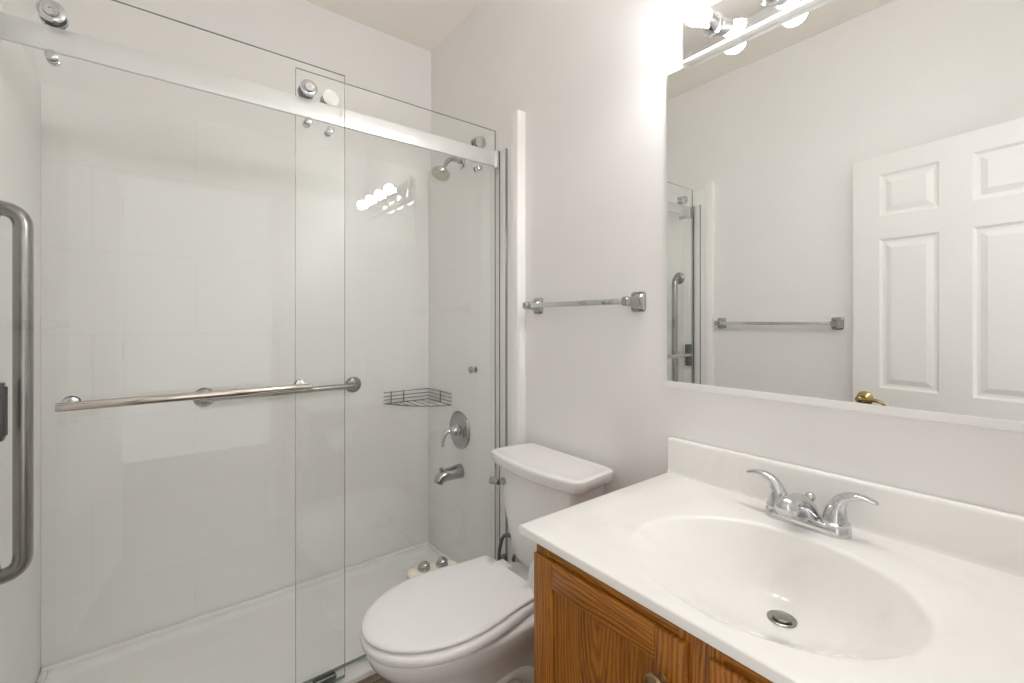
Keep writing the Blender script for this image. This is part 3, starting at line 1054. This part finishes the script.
bmesh.ops.delete(bm, geom=[f for f in bm.faces if len(f.verts) > 4], context='FACES_ONLY')
tag(obj('toilet_roll', bm, M['paper'], None, (1.440, -0.43, 0.664)), 'white toilet roll peeking out from behind the vanity edge', 'toilet roll')

# ------------------------------------------------------------------ toilet
TX = 1.042
to = thing('toilet', 'white two-piece toilet with closed lid between shower and vanity', 'toilet', (TX, -0.40, FLOOR))
def egg(cx, yb, yt, wmax, wback, z, n=56, wid=0.52, rc=0.03, flare=0.0, squash=2.0):
    """seat outline: square back at yb, rounded long nose at yt"""
    L = yb - yt
    ymax = yb - L * wid
    right = []
    m = n // 2
    # back edge to corner, side to widest, then the nose
    right.append((0.0, yb))
    right.append((wback * 0.5, yb))
    for k in range(5):
        a = math.pi / 2 * k / 4
        right.append((wback - rc + rc * math.sin(a), yb - rc + rc * math.cos(a)))
    for k in range(1, 9):
        t = k / 8
        s = t * t * (3 - 2 * t)
        w = wback + (wmax - wback) * math.sin(t * math.pi / 2) - flare * math.sin(t * math.pi) * (1 - t)
        right.append((w, yb - rc + (ymax - yb + rc) * t))
    for k in range(1, 15):
        a = math.pi / 2 * k / 14
        right.append((wmax * math.cos(a) ** (2 / squash), ymax - (ymax - yt) * math.sin(a) ** (2 / squash)))
    right[-1] = (0.0, yt)
    left = [(-x, y) for x, y in right[1:-1]][::-1]
    return [(cx + x, y, z) for x, y in right + left]
def shrink(ring, k, z, c=None):
    c = c or (sum(p[0] for p in ring) / len(ring), sum(p[1] for p in ring) / len(ring))
    return [(c[0] + (p[0] - c[0]) * k, c[1] + (p[1] - c[1]) * k, z) for p in ring]

# pedestal and bowl as one body
def oval(yb, yt, w, z, p=2.3, n=44):
    cy_, h = (yb + yt) / 2, (yb - yt) / 2
    out = []
    for i in range(n):
        a = 2 * math.pi * i / n
        ca, sa = math.cos(a), math.sin(a)
        out.append((TX + w * abs(ca) ** (2 / p) * (1 if ca >= 0 else -1), cy_ + h * abs(sa) ** (2 / p) * (1 if sa >= 0 else -1), z))
    return out
bm = B()
F = FLOOR
loft(bm, [oval(-0.13, -0.62, 0.122, F + 0.001, 2.8), oval(-0.13, -0.62, 0.122, F + 0.03, 2.8), oval(-0.14, -0.605, 0.108, F + 0.055, 2.6), oval(-0.14, -0.59, 0.098, F + 0.10, 2.5),
          oval(-0.13, -0.60, 0.104, F + 0.17, 2.4), oval(-0.11, -0.645, 0.126, F + 0.225, 2.3), oval(-0.09, -0.695, 0.152, F + 0.275, 2.2),
          oval(-0.08, -0.722, 0.168, F + 0.307, 2.2), oval(-0.075, -0.732, 0.174, F + 0.332, 2.2), oval(-0.075, -0.732, 0.174, F + 0.342, 2.2), oval(-0.08, -0.727, 0.169, F + 0.3465, 2.2)])
obj('bowl', bm, M['porcelain'], to, angle=55)
# trapway bulge on the pedestal side
for s in (-1, 1):
    bm = B()
    pts = smooth_pts([(TX + s * 0.078, -0.47, F + 0.09), (TX + s * 0.086, -0.40, F + 0.15), (TX + s * 0.084, -0.33, F + 0.165), (TX + s * 0.082, -0.26, F + 0.12), (TX + s * 0.082, -0.21, F + 0.05)], 7)
    tube(bm, pts, 0.026, 16)
    obj('trapway', bm, M['porcelain'], to)
    bm = B()
    lathe(bm, [(0.014, 0), (0.014, 0.008), (0.010, 0.014), (0, 0.016)], (TX + s * 0.104, -0.30, F + 0.030), (0, 0, 1), 18)
    obj('bolt_cap', bm, M['porcelain'], to)

# seat ring and lid
ZR = F + 0.353
bm = B()
eg = lambda g, z: egg(TX + 0.004, -0.262 , -0.742 - g, 0.177 + g, 0.142 + g, z, wid=0.50, rc=0.028)
loft(bm, [eg(-0.012, ZR), eg(-0.003, ZR + 0.002), eg(0.001, ZR + 0.006), eg(0.002, ZR + 0.017), eg(0.0, ZR + 0.0245), eg(-0.004, ZR + 0.0275), eg(-0.016, ZR + 0.0285)])
seat = obj('seat_ring', bm, M['seat'], to, angle=60)
for s in (-1, 1):
    bm = B(); box(bm, TX + s * 0.075 - 0.028, TX + s * 0.075 + 0.028, -0.262, -0.218, ZR, ZR + 0.034, 0.007, 3)
    obj('hinge', bm, M['seat'], seat)
ZL = ZR + 0.0322
bm = B()
lg = lambda g, z: egg(TX, -0.260, -0.741 - g, 0.172 + g, 0.146 + g, z, wid=0.50, rc=0.022, flare=0.010)
lid0 = lg(0, 0)
ctr = (TX, -0.49)
loft(bm, [lg(-0.012, ZL), lg(-0.002, ZL + 0.0015), lg(0.0, ZL + 0.006), lg(-0.001, ZL + 0.0095), lg(-0.005, ZL + 0.0125), lg(-0.016, ZL + 0.0145),
          shrink(lg(-0.016, 0), 0.82, ZL + 0.0165, ctr), shrink(lg(-0.016, 0), 0.5, ZL + 0.019, ctr), shrink(lg(-0.016, 0), 0.15, ZL + 0.020, ctr)])
obj('lid', bm, M['seat'], to, angle=60)

# tank
bm = B()
def tk(w, d, z, bow, r=0.03, yb=-0.022):
    """tank outline: flat back at yb, bowed front"""
    out = rrect(TX + 0.012, yb - d / 2, w, d, z, r, 6)
    res = []
    for x, y, zz in out:
        u = (x - TX - 0.012) / (w / 2)
        f_ = max(0.0, (yb - y) / d)
        res.append((x, y - bow * (1 - u * u) * f_, zz))
    return res
def densify(r, k=3):
    out = []
    for i in range(len(r)):
        a, b = Vector(r[i]), Vector(r[(i + 1) % len(r)])
        m = k * 3 if i % 7 == 6 else 1
        for j in range(m):
            out.append(a.lerp(b, j / m))
    return out
def tkr(w, d, z, bow, r=0.03, yb=-0.022):
    yb_ = yb
    base = densify(rrect(TX + 0.012, yb_ - d / 2, w, d, z, r, 6))
    res = []
    for p in base:
        u = (p.x - TX - 0.012) / (w / 2)
        f_ = max(0.0, (yb_ - p.y) / d)
        kx = 1 - 0.085 * (1 - f_)
        res.append((TX + 0.019 + (p.x - TX - 0.012) * kx, p.y - bow * max(0, 1 - u * u) * f_, p.z))
    return res
zt0 = F + 0.347
loft(bm, [tkr(0.300, 0.115, zt0, 0.012, 0.03), tkr(0.325, 0.130, zt0 + 0.03, 0.016), tkr(0.362, 0.150, zt0 + 0.17, 0.020), tkr(0.386, 0.160, zt0 + 0.29, 0.022), tkr(0.392, 0.162, 0.740, 0.024)])
obj('tank', bm, M['porcelain'], to, angle=50)
bm = B()
g_ = 0.0
loft(bm, [tkr(0.396, 0.164, 0.7405, 0.026, 0.02), tkr(0.432, 0.178, 0.7425, 0.032, 0.024, -0.018), tkr(0.446, 0.182, 0.748, 0.034, 0.026, -0.017), tkr(0.454, 0.186, 0.774, 0.036, 0.026, -0.016),
          tkr(0.452, 0.184, 0.780, 0.036, 0.026, -0.017), tkr(0.438, 0.179, 0.783, 0.035, 0.024, -0.019), tkr(0.420, 0.164, 0.7838, 0.033, 0.022, -0.026), tkr(0.406, 0.152, 0.7825, 0.032, 0.02, -0.031), tkr(0.30, 0.09, 0.7822, 0.02, 0.02, -0.06)])
obj('tank_lid', bm, M['porcelain'], to, angle=50)
bm = B()
fl = Vector((TX - 0.124, -0.199, 0.688))
lathe(bm, [(0.013, 0.0), (0.013, 0.004), (0.009, 0.007), (0.008, 0.016), (0.011, 0.018), (0.011, 0.024), (0, 0.026)], fl, (0, -1, 0), 22)
tube(bm, smooth_pts([fl + Vector((0, -0.021, 0)), fl + Vector((-0.014, -0.024, 0.001)), fl + Vector((-0.028, -0.024, -0.001)), fl + Vector((-0.038, -0.023, -0.004))], 5), [0.012] * 8 + [0.0125] * 4 + [0.0135] * 4, 14)
obj('flush_lever', bm, M['dull'], to)

# bidet control on the left of the seat
bd = thing('bidet_attachment', 'cream bidet control panel with two chrome knobs beside the toilet seat', 'bidet', (0.83, -0.42, ZR))
bm = B()
ang = math.radians(78)
def pl(w, d, z, r):
    pts = rrect(0, 0, w, d, z, r, 8)
    ca, sa = math.cos(ang), math.sin(ang)
    return [(0.8345 + x * ca - y * sa, -0.432 + x * sa + y * ca, zz) for x, y, zz in pts]
loft(bm, [pl(0.164, 0.066, ZR + 0.004, 0.028), pl(0.172, 0.074, ZR + 0.012, 0.031), pl(0.170, 0.072, ZR + 0.022, 0.03), pl(0.158, 0.060, ZR + 0.027, 0.026), pl(0.12, 0.04, ZR + 0.028, 0.02)])
obj('control_panel', bm, M['cream'], bd, angle=50)
bm = B(); box(bm, 0.862, 0.905, -0.42, -0.30, ZR + 0.002, ZR + 0.012, 0.003)
obj('mounting_arm', bm, M['cream'], bd)
for y, x in ((-0.462, 0.828), (-0.402, 0.841)):
    bm = B()
    lathe(bm, [(0.021, 0.0), (0.021, 0.004), (0.017, 0.006), (0.019, 0.012), (0.0185, 0.017), (0.014, 0.022), (0.006, 0.0245), (0, 0.025)], (x, y, ZR + 0.0275), (0, 0, 1), 26)
    k = obj('control_knob', bm, M['dull'], bd)
    k['label'] = 'chrome control knob'

# water supply valve and hose by the toilet
vt = thing('supply_valve', 'dark water supply valve and hoses behind the toilet', 'water valve', (0.835, -0.02, 0.25))
bm = B()
tube(bm, [(0.835, -0.001, 0.25), (0.835, -0.07, 0.25)], 0.009, 12)
lathe(bm, [(0.028, 0), (0.026, 0.006), (0.01, 0.008)], (0.835, -0.0005, 0.25), (0, -1, 0), 20)
lathe(bm, [(0.013, -0.02), (0.013, 0.035)], (0.835, -0.075, 0.25), (0, 0, 1), 14)
obj('valve_body', bm, M['dull'], vt)
bm = B()
tube(bm, smooth_pts([(0.835, -0.075, 0.28), (0.833, -0.085, 0.32), (0.845, -0.095, 0.36), (0.885, -0.090, 0.372), (0.93, -0.080, 0.3915)], 6), 0.0065, 10)
obj('supply_hose', bm, M['bronze'], vt)
bm = B()
tube(bm, [(0.738, -0.150, 0.307), (0.790, -0.085, 0.314)], 0.008, 12)
lathe(bm, [(0.008, -0.028), (0.0125, -0.022), (0.0135, -0.005), (0.0125, 0.020), (0.008, 0.026)], (0.783, -0.094, 0.314), (0, 0, 1), 14)
tube(bm, smooth_pts([(0.770, -0.110, 0.300), (0.768, -0.106, 0.36), (0.785, -0.097, 0.415), (0.835, -0.088, 0.420), (0.875, -0.083, 0.375), (0.92, -0.078, 0.3915)], 6), 0.007, 10)
tube(bm, smooth_pts([(0.738, -0.150, 0.307), (0.735, -0.24, 0.305), (0.77, -0.33, 0.33), (0.815, -0.37, ZR - 0.012), (0.834, -0.40, ZR + 0.006)], 6), 0.005, 10)
tube(bm, [(0.783, -0.094, 0.300), (0.830, -0.078, 0.262)], 0.007, 10)
obj('tee_fitting', bm, M['bronze'], vt)

# ------------------------------------------------------------------ bring the floor to height zero
for o in list(S.objects):
    if o.parent is None:
        o.location.z -= FLOOR
